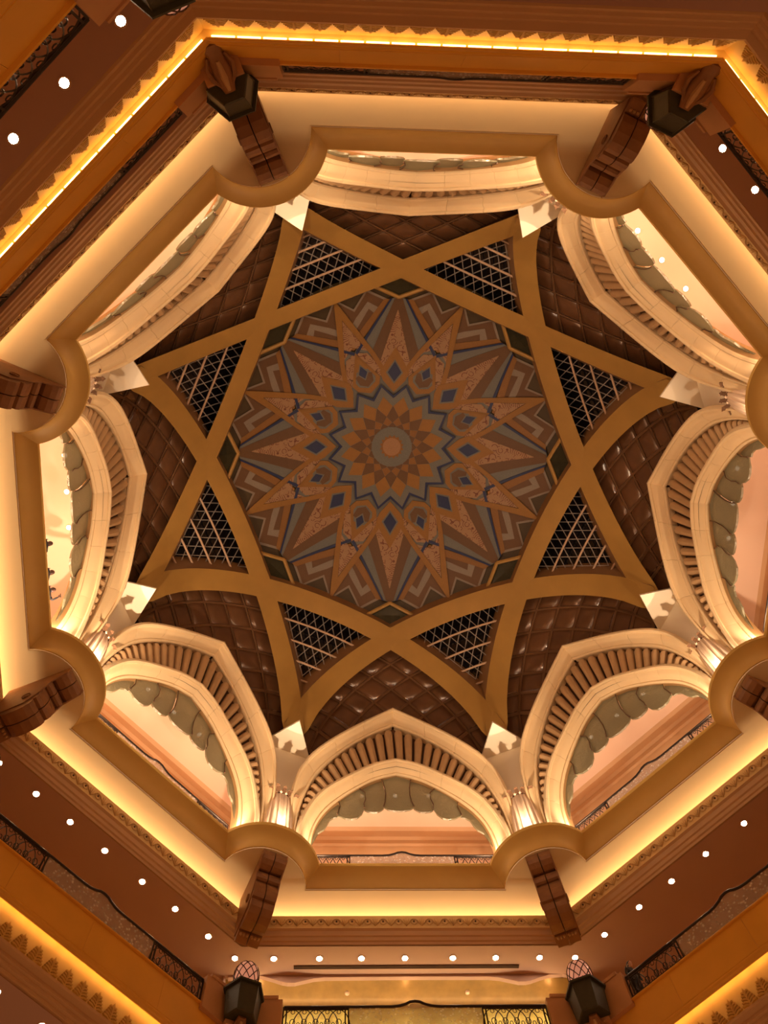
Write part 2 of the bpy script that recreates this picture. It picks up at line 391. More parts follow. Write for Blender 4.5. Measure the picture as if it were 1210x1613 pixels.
dome.part('sun_disc', plate([pl(*[(.47, i*15) for i in range(24)])], RM, .255), 'peach')

kz = 37.0
# ribs: eight, in vertical planes square to the corner axes
OI, OO = 8.10, 8.86
def rib_mb(cur):
    mb = MB(); n = 44; T = 8.75
    for (R0, R1) in ((12.05, 13.05),):
        rings = []
        for i in range(n+1):
            t = -T+2*T*i/n
            rings.append([(OI, t, ZC+sqrt(max(R0*R0-OI*OI-t*t, 0))), (OO, t, ZC+sqrt(max(R0*R0-OO*OO-t*t, 0))),
                          (OO+.05, t, ZC+sqrt(max(R1*R1-OO*OO-t*t, 0))), (OI-.05, t, ZC+sqrt(max(R1*R1-OI*OI-t*t, 0)))])
        o = len(mb.v); mb.v += [(p[0], p[1], max(p[2], kz+.13)) for r in rings for p in r]
        for i in range(n):
            for q in range(4):
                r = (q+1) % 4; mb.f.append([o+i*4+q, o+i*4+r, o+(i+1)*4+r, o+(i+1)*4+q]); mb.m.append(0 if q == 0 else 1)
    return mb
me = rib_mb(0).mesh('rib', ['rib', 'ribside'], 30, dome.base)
for v in range(8): sub('rib', me, dome.o, rz=azim(v+.5))

# plane offsets (equal steps along the dome)
offs = [8.80, 9.60, 10.33, 10.98, 11.5, 11.93, 12.3, 12.6]
def isect(o1, o2):          # planes with normals at +-22.5 deg about the side axis
    # x*c + y*s = o1 ; x*c - y*s = o2
    return ((o1+o2)/(2*C8), (o1-o2)/(2*sin(pi/8)))
coffer = []
for i in range(7):
    for j in range(7):
        q = [isect(offs[i], offs[j]), isect(offs[i+1], offs[j]), isect(offs[i+1], offs[j+1]), isect(offs[i], offs[j+1])]
        if min(hypot(*p) for p in q) > 12.68: continue
        coffer.append(q)
def s2(p, R):
    r = hypot(*p)
    if r > R-.02: f = (R-.02)/r; p = (p[0]*f, p[1]*f)
    return sph(p[0], p[1], R)
cp = MB()
tiles = []
for q in coffer:
    c = (sum(p[0] for p in q)/4, sum(p[1] for p in q)/4)
    def sh(f, R): return [Vector(s2((c[0]+(p[0]-c[0])*f, c[1]+(p[1]-c[1])*f), R)) for p in q]
    cp.loops([sh(1.0, 12.72), sh(.95, 12.69), sh(.92, 12.70), sh(.905, 12.80)], caps=False)
    t = MB(); t.loops([sh(.91, 12.80), sh(.88, 12.73), sh(.60, 12.67)], caps=False)
    r = sh(.60, 12.67); cc = Vector(s2(c, 12.655)); t.add(r+[cc], [(0, 1, 4), (1, 2, 4), (2, 3, 4), (3, 0, 4)])
    tiles.append(t.mesh('coffer_tile', 'coffer', 50, dome.base))
cpm = cp.mesh('coffer_grid', 'cofferframe', None, dome.base)
for k in range(8):
    panel = sub('coffer_grid', cpm, dome.o, rz=azim(k))
    for t in tiles: sub('coffer_tile', t, panel)
# corner kites: tan moulding around black-green glass at each crossing of the ribs
kt = MB(); K = [(7.70, 0), (8.42, 10.2), (9.1, 0), (8.42, -10.2)]
kp = pl(*K)
gl = plate([kp], 12.42, .02); me = gl.mesh('dark_glass_kite', 'greenglass', None, dome.base)
a, b, c = [Vector(sph(x, y, 12.36)) for x, y in (kp[3], kp[0], kp[1])]
mo = MB(); mo.tube([a, b], .10, 6); mo.tube([b, c], .10, 6)
mo = mo.mesh('kite_moulding', 'rib', 40, dome.base)
for k in range(8):
    p = sub('dark_glass_kite', me, dome.o, rz=azim(k)); sub('kite_moulding', mo, p)
# pale corner soffits above the columns
kz = 37.0
ks = MB(); ks.prism([(11.26, 0), (12.9, 1.19), (15.6, 1.4), (15.6, -1.4), (12.9, -1.19)], lambda x, y: (x, y, kz), lambda x, y: (x, y, kz+.12))
me = ks.mesh('corner_soffit', 'white', None, dome.base)
for v in range(8): sub('corner_soffit', me, dome.o, rz=azim(v+.5))
# outer shell that closes the dome and the roof over the galleries
sh = MB(); pr = [(0.01, ZC+13.3)]
for i in range(1, 15): a = i/14*radians(87); pr.append((13.3*sin(a), ZC+13.3*cos(a)))
sh.lathe(pr+[(20.5, 36.62)], 0, 0, 48); dome.part('outer_shell', sh, 'dark', 40)

# ------------------------------------------------------------------ lattice windows, one at each corner of the dome
wt = Thing('window_1', (8.8, 0, 44), 'structure')
RT, RL = 12.45, 12.6
XL = 8.20/ .70710678
def lim(off): return max(0.0, XL-off)
mb = MB(); rows = []
for i in range(9):
    o = 8.75+(11.6-8.75)*i/8; rows.append([(o, (-1+2*j/8)*(lim(o)+.35)) for j in range(9)])
vs = [sph(x, y, 12.62) for r in rows for x, y in rows[0]][:0]
for r in rows: vs += [sph(x, y, 12.85) for x, y in r]
mb.add(vs, [(i*9+j, i*9+j+1, (i+1)*9+j+1, (i+1)*9+j) for i in range(8) for j in range(8)])
wt.part('window_pane', mb, 'glassdark', 30)
for o in (9.56, 10.22, 10.80, 11.28):
    L = lim(o)+.25; mb = MB(); mb.tube([sph(o, -L+2*L*i/8, RT) for i in range(9)], .055, 8); wt.part('purlin', mb, 'tube', 40)
phi0 = asin(8.83/RL)
def latt(u, w): # w = arc length from the rib outwards
    x = RL*sin(phi0+w/RL); return x, u
for s in (1, -1):
    for i in range(-14, 15):
        u0 = i*.50+(.25 if s < 0 else 0)
        pts = []
        for j in range(0, 33):
            w_ = j*4.1/32; u = u0+s*w_*.52
            x, y = latt(u, w_)
            if x*x+y*y < (RL-.05)**2 and abs(y) < lim(x)+.1 and x < 11.9: pts.append(sph(x, y, RL))
        if len(pts) > 2:
            pts = [pts[0], pts[len(pts)//3], pts[2*len(pts)//3], pts[-1]] if len(pts) > 6 else [pts[0], pts[-1]]
            mb = MB(); mb.tube(pts, .024, 4); wt.part('lattice_bar', mb, 'bar')
wins = spread(wt, range(8), None, .5)
for i, (k, o) in enumerate(wins.items()): o.name = 'window_%d' % (i+1)

# ------------------------------------------------------------------ F3 ledge, cream ceiling, gallery
ledge = Thing('trim_1', (0, 0, ZL0), 'structure')
prof = [(0.0, ZL0), (0.0, ZL0+.07), (.05, ZL0+.09), (.07, ZL0+.16), (.12, ZL0+.3), (.2, ZL0+.42), (.31, ZL0+.52), (.44, ZL0+.6), (.5, ZL0+.63), (.56, ZL0+.66), (.56, ZL1), (.38, ZL1), (.2, ZL1-.04)]
mb = MB()
mb.loops([[(13-d, s*(corner_t(d)+.0), z) for d, z in prof] for s in (-1, 1)], closed=False, caps=False)
me1 = mb.mesh('straight_ledge', 'ledge', 50, ledge.base)
mb = MB(); arcs = [bump_arc(d, 28) for d, z in prof]
mb.loops([[(arcs[q][i][0], arcs[q][i][1], prof[q][1]) for q in range(len(prof))] for i in range(29)], closed=False, caps=False)
me2 = mb.mesh('round_balcony_edge', 'ledge', 50, ledge.base)
for k in range(8): sub('straight_ledge', me1, ledge.o, rz=azim(k)); sub('round_balcony_edge', me2, ledge.o, rz=azim(k+.5))
def sector_poly(d, aout, n=12):
    o = outline(d, n); t = aout*T8
    return o+[(aout, t), (aout, -t)]
mb = MB(); mb.prism(sector_poly(.03, 15.0), lambda x, y: (x, y, ZL0+.01), lambda x, y: (x, y, ZL0+.06))
me = mb.mesh('cream_ceiling', 'cream', None, ledge.base)
for k in range(8): sub('cream_ceiling', me, ledge.o, rz=azim(k))
mb = MB(); mb.prism(sector_poly(.40, 16.1), lambda x, y: (x, y, ZL1-.08), lambda x, y: (x, y, ZL1-.03))
me = mb.mesh('gallery_floor', 'floor', None, ledge.base)
for k in range(8): sub('gallery_floor', me, ledge.o, rz=azim(k))
def strip(th, name, prof, m, smooth=None, kmin=0, ks=range(8), parent=None):
    """octagonal moulding: mitred side strip of the profile [(a,h)..], copied round"""
    mb = MB(); mb.loops([[(a, s*a*T8, h) for a, h in prof] for s in (-1, 1)], closed=False, caps=False)
    me = mb.mesh(name, m, smooth, th.base); return [sub(name, me, parent or th.o, rz=azim(k)) for k in ks]
strip(ledge, 'raised_floor', [(13.1, 29.6), (13.1, 30.4), (16.1, 30.4)], 'floor')
gc = Thing('ceiling', (0, 0, 36.4), 'structure')
strip(gc, 'gallery_ceiling', [(12.9, 36.4), (16.0, 36.4)], 'gallery')
gw = Thing('wall_gallery', (0, 0, ZL1), 'structure')
strip(gw, 'gallery_wall', [(15.9, 29.6), (15.9, 36.5)], 'gallery')
strip(gw, 'gallery_cornice', [(15.9, 35.2), (15.8, 35.3), (15.75, 35.6), (15.65, 35.65), (15.65, 35.9), (15.5, 35.95), (15.45, 36.3), (15.3, 36.4)], 'cornice', 40)

# F2 frieze and cornice round the opening
fr = Thing('trim_2', (0, 0, 27.3), 'structure')
strip(fr, 'frieze', [(14.95, 28.25), (13.9, 28.25), (13.9, 28.54), (13.81, 28.54), (13.83, 28.46), (13.85, 27.98), (13.81, 27.96), (13.81, 27.9)], 'frieze', 30)
strip(fr, 'cornice', [(13.81, 27.9), (13.9, 27.86), (13.92, 27.78), (13.92, 27.66), (13.98, 27.64), (14.0, 27.5), (14.06, 27.48), (14.08, 27.38), (14.2, 27.36), (14.2, 27.3)], 'cornice', 40)
strip(fr, 'cove_back', [(14.95, 28.3), (14.95, 28.95)], 'cream')
# leaf motif of the frieze: three-blade palmette and ring, one part each
mb = MB()
def blade(mb, y0, z0, y1, z1, w_, x=13.825, dep=.035):
    dx, dz = y1-y0, z1-z0; L = hypot(dx, dz); nx, nz = -dz/L, dx/L
    pts = [(y0, z0), (y0+dx*.5+nx*w_, z0+dz*.5+nz*w_), (y1, z1), (y0+dx*.5-nx*w_, z0+dz*.5-nz*w_)]
    mb.prism(pts, lambda a, b: (x-dep*.6, a, b), lambda a, b: (x+.04, a, b))
for y1, z1 in ((0, 28.43), (.09, 28.38), (-.09, 28.38), (.16, 28.28), (-.16, 28.28)): blade(mb, 0, 28.03, y1, z1, .012)
for s in (1, -1): mb.tube([(13.81, s*(.27+.13*cos(q*.7)), 28.22+.15*sin(q*.7)) for q in range(-2, 5)], .019, 4)
me = mb.mesh('leaf_motif', 'relief', None, fr.base)
mb2 = MB(); mb2.lathe([(.0, -.02), (.03, -.02), (.03, .03)], 0, 0, 8)
mb2.v = [(13.82+z, y, 28.26+x) for x, y, z in mb2.v]; med = mb2.mesh('frieze_stud', 'vent', None, fr.base)
for k in range(8):
    th = azim(k)
    for i in range(-9, 10):
        y = i*.56
        if abs(y) > 5.2: continue
        sub('leaf_motif', me, fr.o, (-y*sin(th), y*cos(th), 0), th)
        if i < 9:
            y += .28; sub('frieze_stud', med, fr.o, (-y*sin(th), y*cos(th), 0), th)
# F2 soffit with walkway beyond; F1 soffit
for z, zo in ((27.3, 18.5), (20.0, 18.5)):
    c = Thing('ceiling', (0, 0, z), 'structure')
    mb = MB(); mb.loops([[(a, s*a*T8, h) for a, h in ((14.08, z), (zo, z))] for s in (-1, 1)], closed=False, caps=False)
    me = mb.mesh('soffit', 'pink', None, c.base)
    for k in range(8): sub('soffit', me, c.o, rz=azim(k))
# ------------------------------------------------------------------ F2 / F1 balcony fronts
def balcony(zb, zt, name, ks):
    th = Thing(name, (0, 0, zb), 'structure')
    H = zt-zb
    # base mouldings + fascia panels
    strip(th, 'fascia_moulding', [(13.56, zb+.22), (13.56, zb+.02), (13.54, zb), (13.50, zb+.03), (13.50, zb+.12), (13.46, zb+.16), (13.46, zb+.22)], 'fascia', 40, ks=ks)
    n = 4; ya = -5.56; wd = 11.12/n
    for i in range(n):
        y0, y1 = ya+wd*i+.003, ya+wd*(i+1)-.003
        mb = MB(); a = 13.45
        y0b = y0 if i else -a*T8; y1b = y1 if i < n-1 else a*T8
        mb.box(13.45, 13.62, y0b, y1b, zb+.22, zt-.06)
        me = mb.mesh('fascia_panel', 'fascia', None, th.base)
        for k in ks: sub('fascia_panel', me, th.o, rz=azim(k))
    strip(th, 'fascia_cap', [(13.5, zt-.06), (13.38, zt-.06), (13.36, zt-.03), (13.38, zt), (13.7, zt), (18.5, zt), (18.5, zt-.1), (13.62, zt-.1)], 'fascia', 40, ks=ks)
    # lit cove under the fascia, with gilded leaves, then the cornice down to the soffit
    strip(th, 'lit_cove', [(13.56, zb+.24), (13.76, zb+.24), (13.78, zb-.3), (13.80, zb-.86), (13.68, zb-.9)], 'panelgold', 40, ks=ks)
    strip(th, 'cornice', [(13.68, zb-.9), (13.68, zb-1.0), (13.84, zb-1.04), (13.86, zb-1.14), (13.93, zb-1.16), (13.95, zb-1.27), (14.02, zb-1.29), (14.04, zb-1.40), (14.12, zb-1.42), (14.12, zb-1.47)], 'cornice', 40, ks=ks)
    mb = MB()
    for i in range(20):
        y = -5.55+i*.555+.02; mb.box(13.60, 13.63, y, y+.50, zb+.15, zb+.17)
    me = mb.mesh('light_strip', 'strip', None, th.base)
    for k in ks: sub('light_strip', me, th.o, rz=azim(k))
    # leaf: curved blade with side lobes
    lf = MB(); x0 = 13.74; z0 = zb-.89
    for s in (1, -1):
        for j in range(5):
            za = z0+.0+j*.095; w_ = .25*(1-j*.13)
            lf.prism([(s*.02, za), (s*w_*.5, za+.055), (s*w_*.9, za+.06), (s*w_, za+.10), (s*w_*.75, za+.125), (s*w_*.4, za+.11), (s*.02, za+.055)], lambda a, b: (x0-.045-.01*(b-z0)/.5-abs(a)*.04, a, b), lambda a, b: (x0-.0, a, b))
    lf.prism([(-.02, z0), (-.025, z0+.3), (-.04, z0+.46), (0, z0+.60), (.04, z0+.46), (.025, z0+.3), (.02, z0)], lambda a, b: (x0-.05-.02*(b-z0)/.5, a, b), lambda a, b: (x0-.0, a, b))
    me = lf.mesh('gilded_leaf', 'petal', None, th.base)
    for k in ks:
        t_ = azim(k)
        for i in range(-10, 11):
            y = i*.531; sub('gilded_leaf', me, th.o, (-y*sin(t_), y*cos(t_), 0), t_)
    # corner piers that rise beside the railings
    pm = MB(); hz = zt+1.15
    poly = [(13.30, -5.51), (13.30, -4.16), (13.62, -4.16), (13.62, -5.64)]
    for s in (1, -1):
        mb = MB(); P = [(13.30, s*13.30*T8), (13.30, s*4.16), (13.66, s*4.16), (13.66, s*13.66*T8)]
        mb.prism(P, lambda x, y: (x, y, zt-.25), lambda x, y: (x, y, hz-.12))
        P2 = [(13.26, s*13.26*T8), (13.26, s*4.30), (13.70, s*4.30), (13.70, s*13.7*T8)]
        mb.prism(P2, lambda x, y: (x, y, hz-.12), lambda x, y: (x, y, hz))
        me = mb.mesh('pier', 'pierstone', None, th.base)
        for k in ks: sub('pier', me, th.o, rz=azim(k))
    return th
balcony(21.47, 23.0, 'trim_3', range(8))
balcony(13.3, 14.82, 'trim_4', (4, 5, 6))
# F2 outer walls
ow = Thing('wall_back', (0, 0, 23), 'structure')
strip(ow, 'corridor_wall', [(18.4, 22.9), (18.4, 27.4)], 'pink', ks=(1, 2, 3, 4, 5, 6, 7))
strip(ow, 'corridor_wall', [(18.4, 14.7), (18.4, 20.1)], 'pink')

# ------------------------------------------------------------------ arches
def interp(tab, s):
    n = len(tab[0]); xs = [0]
    for i in range(1, len(tab)): xs.append(xs[-1]+sqrt(sum((tab[i][j]-tab[i-1][j])**2 for j in range(n))))
    L = xs[-1]; q = s*L
    for i in range(1, len(tab)):
        if q <= xs[i]+1e-9:
            f = (q-xs[i-1])/(xs[i]-xs[i-1]); return tuple(tab[i-1][j]+(tab[i][j]-tab[i-1][j])*f for j in range(n))
    return tab[-1]
def smooth_tab(tab, it=2):
    for _ in range(it):
        new = [tab[0]]
        for i in range(len(tab)-1):
            a, b = tab[i], tab[i+1]
            new.append(tuple(.75*p+.25*q for p, q in zip(a, b))); new.append(tuple(.25*p+.75*q for p, q in zip(a, b)))
        new.append(tab[-1]); tab = new
    return tab
# (x, |y|, z)
CO = smooth_tab([(11.30, 0, 40.18), (11.30, 1.15, 39.05), (11.30, 2.62, 37.46), (11.34, 3.62, 36.15), (11.45, 4.12, 35.1), (11.55, 4.36, 34.0), (11.65, 4.50, 32.5), (11.72, 4.56, 31.0), (11.75, 4.58, 29.7)])
CBt = smooth_tab([(11.95, 0, 39.48), (11.95, 1.15, 38.60), (11.95, 2.22, 37.38), (11.95, 3.06, 36.02), (11.95, 3.60, 34.85), (11.95, 3.93, 33.45), (11.95, 4.12, 32.2), (11.95, 4.19, 31.0), (11.95, 4.20, 29.7)])
CI = smooth_tab([(11.95, 0, 36.55), (11.95, .97, 36.20), (11.95, 1.99, 35.28), (11.95, 2.88, 34.42), (11.95, 3.43, 33.62), (11.95, 3.82, 32.6), (11.95, 4.08, 31.5), (11.95, 4.17, 30.9), (11.95, 4.18, 29.7)])
CJ = smooth_tab([(12.60, 0, 36.19), (12.60, .97, 35.82), (12.60, 1.97, 34.86), (12.60, 2.80, 33.80), (12.60, 3.27, 32.88), (12.60, 3.52, 31.95), (12.60, 3.59, 31.1), (12.60, 3.60, 30.4), (12.60, 3.60, 29.7)])
def stone_mb(A, B, s0, s1, sd, back, n=5, roll=.07):
    """voussoir between edge curve A (lower/inner) and B (upper/outer) from s0 to s1"""
    rings = []
    for i in range(n+1):
        s = s0+(s1-s0)*i/n; a = Vector(interp(A, s)); b = Vector(interp(B, s))
        a2 = Vector(interp(A, min(s+.01, 1))); a1 = Vector(interp(A, max(s-.01, 0))); tg = (a2-a1).normalized()
        w_ = b-a; nr = tg.cross(w_).normalized()
        if nr.x > 0: nr = -nr            # proud towards the hall
        L = [(0, -.10), (0, 0), (.06, .05), (.16, .05), (.2, .0), (.3, .02), (.45, .05), (.6, .06), (.72, .03), (.78, .03), (.82, .09), (.94, .09), (1, .03), (1, -.10)]
        ring = [a+w_*u+nr*(e*(roll/.07)) for u, e in L]
        ring += [b+Vector((back, 0, -.05)), a+Vector((back, 0, -.0))]
        rings.append([Vector((p.x, p.y*sd, p.z)) for p in ring])
    mb = MB(); mb.loops(rings); return mb
ar = Thing('arch', (11.9, 0, ZL1), None, 'x', 'arch', 'pointed stone arches ringing the dome')
for sd in (1, -1):
    js = [0, .17, .34, .52, .70, .86, 1.0]
    for i in range(6): ar.part('outer_stone', stone_mb(CBt, CO, js[i]+.0006, js[i+1]-.0006, sd, .9), 'stone', 35)
    js = [0, .14, .28, .42, .57, .72, .86, 1.0]
    for i in range(7): ar.part('inner_stone', stone_mb(CJ, CI, js[i]+.0006, js[i+1]-.0006, sd, .3), 'stone', 35)
    # reveal of the opening
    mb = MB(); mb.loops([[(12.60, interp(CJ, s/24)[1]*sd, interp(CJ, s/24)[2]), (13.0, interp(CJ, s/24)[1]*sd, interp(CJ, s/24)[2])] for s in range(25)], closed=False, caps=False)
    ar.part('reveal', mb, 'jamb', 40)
    # back of the baluster band, coloured dark as the shade between balusters
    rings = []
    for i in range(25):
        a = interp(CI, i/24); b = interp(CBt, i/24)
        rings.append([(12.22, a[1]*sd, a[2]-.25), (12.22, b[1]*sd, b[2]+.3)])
    mb = MB(); mb.loops(rings, closed=False, caps=False); ar.part('band_back', mb, 'gapshade', 40)
    mb = MB(); mb.loops([[(12.22, interp(CI, i/24)[1]*sd, interp(CI, i/24)[2]-.05), (13.0, interp(CI, i/24)[1]*sd, interp(CI, i/24)[2]-.1)] for i in range(25)]+[], closed=False, caps=False)
    # wall body behind, up to the gallery ceiling
    rings = []
    for i in range(25):
        a = interp(CJ, i/24); b = interp(CO, i/24)
        rings.append([(13.0, a[1]*sd, a[2]), (13.0, max(b[1], a[1]+.1)*sd*1.12, b[2])])
    mb = MB(); mb.loops(rings, closed=False, caps=False); ar.part('inner_wall_face', mb, 'gallery', 40)
    NBAL = 18
    for i in range(NBAL):
        s = (i+.5)/NBAL*.84
        a = Vector(interp(CI, s)); t1 = Vector(interp(CI, min(1, s+.02))); t0 = Vector(interp(CI, max(0, s-.02)))
        tg = (t1-t0).normalized(); fa = atan2(-tg.z, tg.y)*min(1, (s/.84)**.8)*.92; u = Vector((0, sin(fa), cos(fa)))
        # length to the outer moulding
        L = None
        for q in range(len(CBt)-1):
            p0, p1 = CBt[q], CBt[q+1]; ey, ez = p1[1]-p0[1], p1[2]-p0[2]; den = u.y*ez-u.z*ey
            if abs(den) < 1e-9: continue
            l_ = ((p0[1]-a.y)*ez-(p0[2]-a.z)*ey)/den; m_ = ((p0[1]-a.y)*u.z-(p0[2]-a.z)*u.y)/den
            if -1e-6 <= m_ <= 1+1e-6 and l_ > 0: L = l_ if L is None else min(L, l_)
        if L is None or L < .16: continue
        L *= .985; b = a+u*L; d = b-a
        gi = (Vector(interp(CI, s+.4/NBAL))-Vector(interp(CI, max(0, s-.4/NBAL)))).length
        r0 = .145; r1 = .148+.022*L; c = a+Vector((.20, 0, 0)); sidev = u.cross(Vector((1, 0, 0))).normalized()
        prof_ = [(-.02, r0), (.5*L, (r0+r1)/2), (L-r1*.9, r1), (L-r1*.35, r1*.82), (L-r1*.05, r1*.35), (L, .01)]
        mb = MB(); rings = []
        for z, r in prof_:
            rings.append([(lambda p: (p.x, p.y*sd, p.z))(c+u*z+(Vector((-1.15, 0, 0))*cos(q*pi/4)+sidev*sin(q*pi/4))*r) for q in range(8)])
        mb.loops(rings); ar.part('baluster', mb, 'baluster', 50)
AL = {0: 'pale stone pointed arch at the bottom centre of the dome ring, apex pointing straight up',
      1: 'pale stone pointed arch at lower right, its gallery railing half in dark ironwork',
      2: 'pale stone pointed arch at the right edge of the photo, cut by the frame',
      3: 'pale stone pointed arch at upper right with three lamps showing beneath it',
      4: 'foreshortened stone arch at the top centre, seen from almost underneath',
      5: 'steeply foreshortened stone arch at upper left beside the long cream ceiling',
      6: 'stone pointed arch at the left edge with three dark heads below it',
      7: 'pale stone pointed arch at lower left, above the railing with wavy top'}
# ------------------------------------------------------------------ scalloped glass canopies in the arches
gs = Thing('glass_canopy', (12.72, 0, 33.5), None, 'x', 'glass canopy', 'scalloped frosted glass canopies hanging in the arches')
joint = [[(.70, 36.3), (.62, 35.9), (.54, 35.3), (.52, 34.7), (.56, 34.2), (.64, 33.82)],
         [(1.75, 35.6), (1.64, 35.3), (1.40, 34.9), (1.38, 34.4), (1.46, 34.0), (1.44, 33.72)],
         [(2.62, 34.45), (2.52, 34.2), (2.46, 33.85), (2.52, 33.5), (2.56, 33.2)]]
low = [[(.64, 33.82), (.45, 33.62), (.2, 33.53), (0, 33.5)],
       [(1.44, 33.72), (1.30, 33.60), (1.1, 33.55), (.9, 33.57), (.75, 33.68), (.64, 33.82)],
       [(2.56, 33.2), (2.42, 33.12), (2.25, 32.97), (2.0, 32.92), (1.75, 33.0), (1.55, 33.3), (1.44, 33.72)],
       [(3.62, 31.9), (3.5, 32.0), (3.3, 32.1), (3.1, 32.3), (2.98, 32.6), (2.88, 32.95), (2.72, 33.15), (2.56, 33.2)]]
def topz(y):
    y = abs(y); best = 36.19
    for i in range(len(CJ)-1):
        if CJ[i][1] <= y <= CJ[i+1][1]: f = (y-CJ[i][1])/max(1e-6, CJ[i+1][1]-CJ[i][1]); return CJ[i][2]+(CJ[i+1][2]-CJ[i][2])*f+.05
    return 31.8
def petal_poly(i, sd):
    if i == 0:
        half = joint[0]+low[0][1:]; top = [(y, topz(y)) for y in (0, .25, .5)]
        p = [(y, z) for y, z in half]; q = [(-y, z) for y, z in reversed(half[:-1])]
        return top[1:]+p+q+[(-y, z) for y, z in reversed(top[1:])]+[(0, topz(0))]
    jo = joint[i] if i < 3 else None
    ji = joint[i-1]; inner = list(reversed(ji))
    y0 = ji[0][0]; y1 = jo[0][0] if jo else 3.56
    top = [(y0+(y1-y0)*q/5, topz(y0+(y1-y0)*q/5)) for q in range(1, 5)]
    P = [p for p in inner]+top+(jo[:-1] if jo else [(3.58, 32.3)])+low[i][:-1]
    return [(y*sd, z) for y, z in P]
for i in range(4):
    for sd in ((1,) if i == 0 else (1, -1)):
        P = petal_poly(i, sd); P = [(y, min(z, topz(y))) for y, z in P]
        x = 12.70 if i % 2 == 0 else 12.78
        ys = [p[0] for p in P]; cy = (min(ys)+max(ys))/2; hw = (max(ys)-min(ys))/2
        # bulged plate: fan with inner rings
        cz = sum(p[1] for p in P)/len(P); mb = MB(); rings = []
        f = lambda y, z: .10*(1-((y-cy)/hw)**2)*(1.0)
        mb.prism(P, lambda y, z: (x-.5*f(y, z), y, z), lambda y, z: (x+.035, y, z))
        o = gs.part('glass_leaf', mb, 'shell', None)
for j in joint:
    for sd in (1, -1):
        mb = MB(); mb.tube([(12.645, y*sd, min(z, topz(y))) for y, z in j], [.012]+[.022]*(len(j)-2)+[.03], 5); gs.part('leaf_joint', mb, 'vent', None)
GL = {k: v for k, v in zip(range(8), ['frosted glass scalloped canopy hanging in the bottom centre arch', 'frosted glass scalloped canopy hanging in the lower right arch',
      'frosted glass scalloped canopy in the arch cut by the right edge', 'frosted glass scalloped canopy beside three ceiling lamps at upper right',
      'thin sliver of scalloped green glass canopy under the top centre arch', 'foreshortened scalloped glass canopy in the upper left arch',
      'scalloped glass canopy beside glowing lamps in the left edge arch', 'frosted glass scalloped canopy hanging in the lower left arch'])}
spread(gs, range(8), GL)
spread(ar, range(8), AL)

# ------------------------------------------------------------------ fluted columns on the round balconies
co = Thing('fluted_column', (12.83, 0, ZL1-.05), None, 'x', 'column', 'fluted columns between the arches')
mb = MB(); cx = 12.83
def flute(a): return 1-.06*abs(sin(a*12))**.7
rings = []
for z, r in ((ZL1-.05, .74), (ZL1+.12, .74), (ZL1+.2, .68), (30.6, .64), (31.4, .61), (32.2, .57), (32.8, .48)):
    rings.append([(cx+r*cos(a)*(flute(a) if z > 29.85 else 1), r*sin(a)*(flute(a) if z > 29.85 else 1), z) for a in [2*pi*i/96 for i in range(96)]])
mb.loops(rings); co.part('shaft', mb, 'column', 30)
mb = MB(); mb.lathe([(.01, 32.78), (.46, 32.78), (.50, 32.82), (.51, 32.9), (.46, 32.96), (.01, 33.0)], cx, 0, 24); co.part('capital', mb, 'column', 40)
# solid core between neighbouring arch feet
mb = MB()
def side2corner(a, t): return (a*C8+t*sin(pi/8), a*sin(pi/8)-t*C8)
core = [side2corner(11.98, 4.24), side2corner(12.6, 3.66), side2corner(13.0, 3.66)]
poly = [(p[0], p[1]) for p in core]+[(p[0], -p[1]) for p in reversed(core)]
def ctr(x, y): return x, y
mb.prism(poly, lambda x, y: (x, y, ZL1-.05), lambda x, y: (x, y, 33.4)); co.part('pier_core', mb, 'stone', None)
mb = MB()
rows_ = [[(x, y, z), (x, 0, z), (x, -y, z)] for x, y, z in ((12.62, .60, 32.6), (12.56, .62, 33.3), (12.60, .78, 34.3), (12.68, 1.1, 35.3), (12.78, 1.5, 36.2), (12.85, 1.9, 37.02))]
mb.loops(rows_, closed=False, caps=False); co.part('arch_springing', mb, 'white', 40)
random.seed(3)
for i in range(9):      # leafy sprays of the capital: throw branching shadows, coloured dark to imitate them
    a = pi+(-4+i)*.47; L = (.14, .30, .20, .24, .16)[i % 5]; ca, sa = cos(a), sin(a)
    rings = []
    for u, zz_, w_ in ((-.08, 32.70, .05), (.0, 32.86, .09), (.5*L, 33.0, .07), (.75*L, 33.0, .10), (L, 32.98, .05), (L+.06, 32.93, .015)):
        c = Vector((cx+(.50+u)*ca, (.50+u)*sa, zz_)); rings.append([c+Vector((-sa*w_, ca*w_, 0)), c+Vector((-ca*.02, -sa*.02, .03)), c+Vector((sa*w_, -ca*w_, 0)), c+Vector((ca*.02, sa*.02, -.02))])
    mb = MB(); mb.loops(rings); co.part('capital_leaf', mb, 'leafshade', 50)
spread(co, range(8), {v: 'fluted rosy stone column on a round balcony, '+VPOS[v] for v in range(8)}, .5)

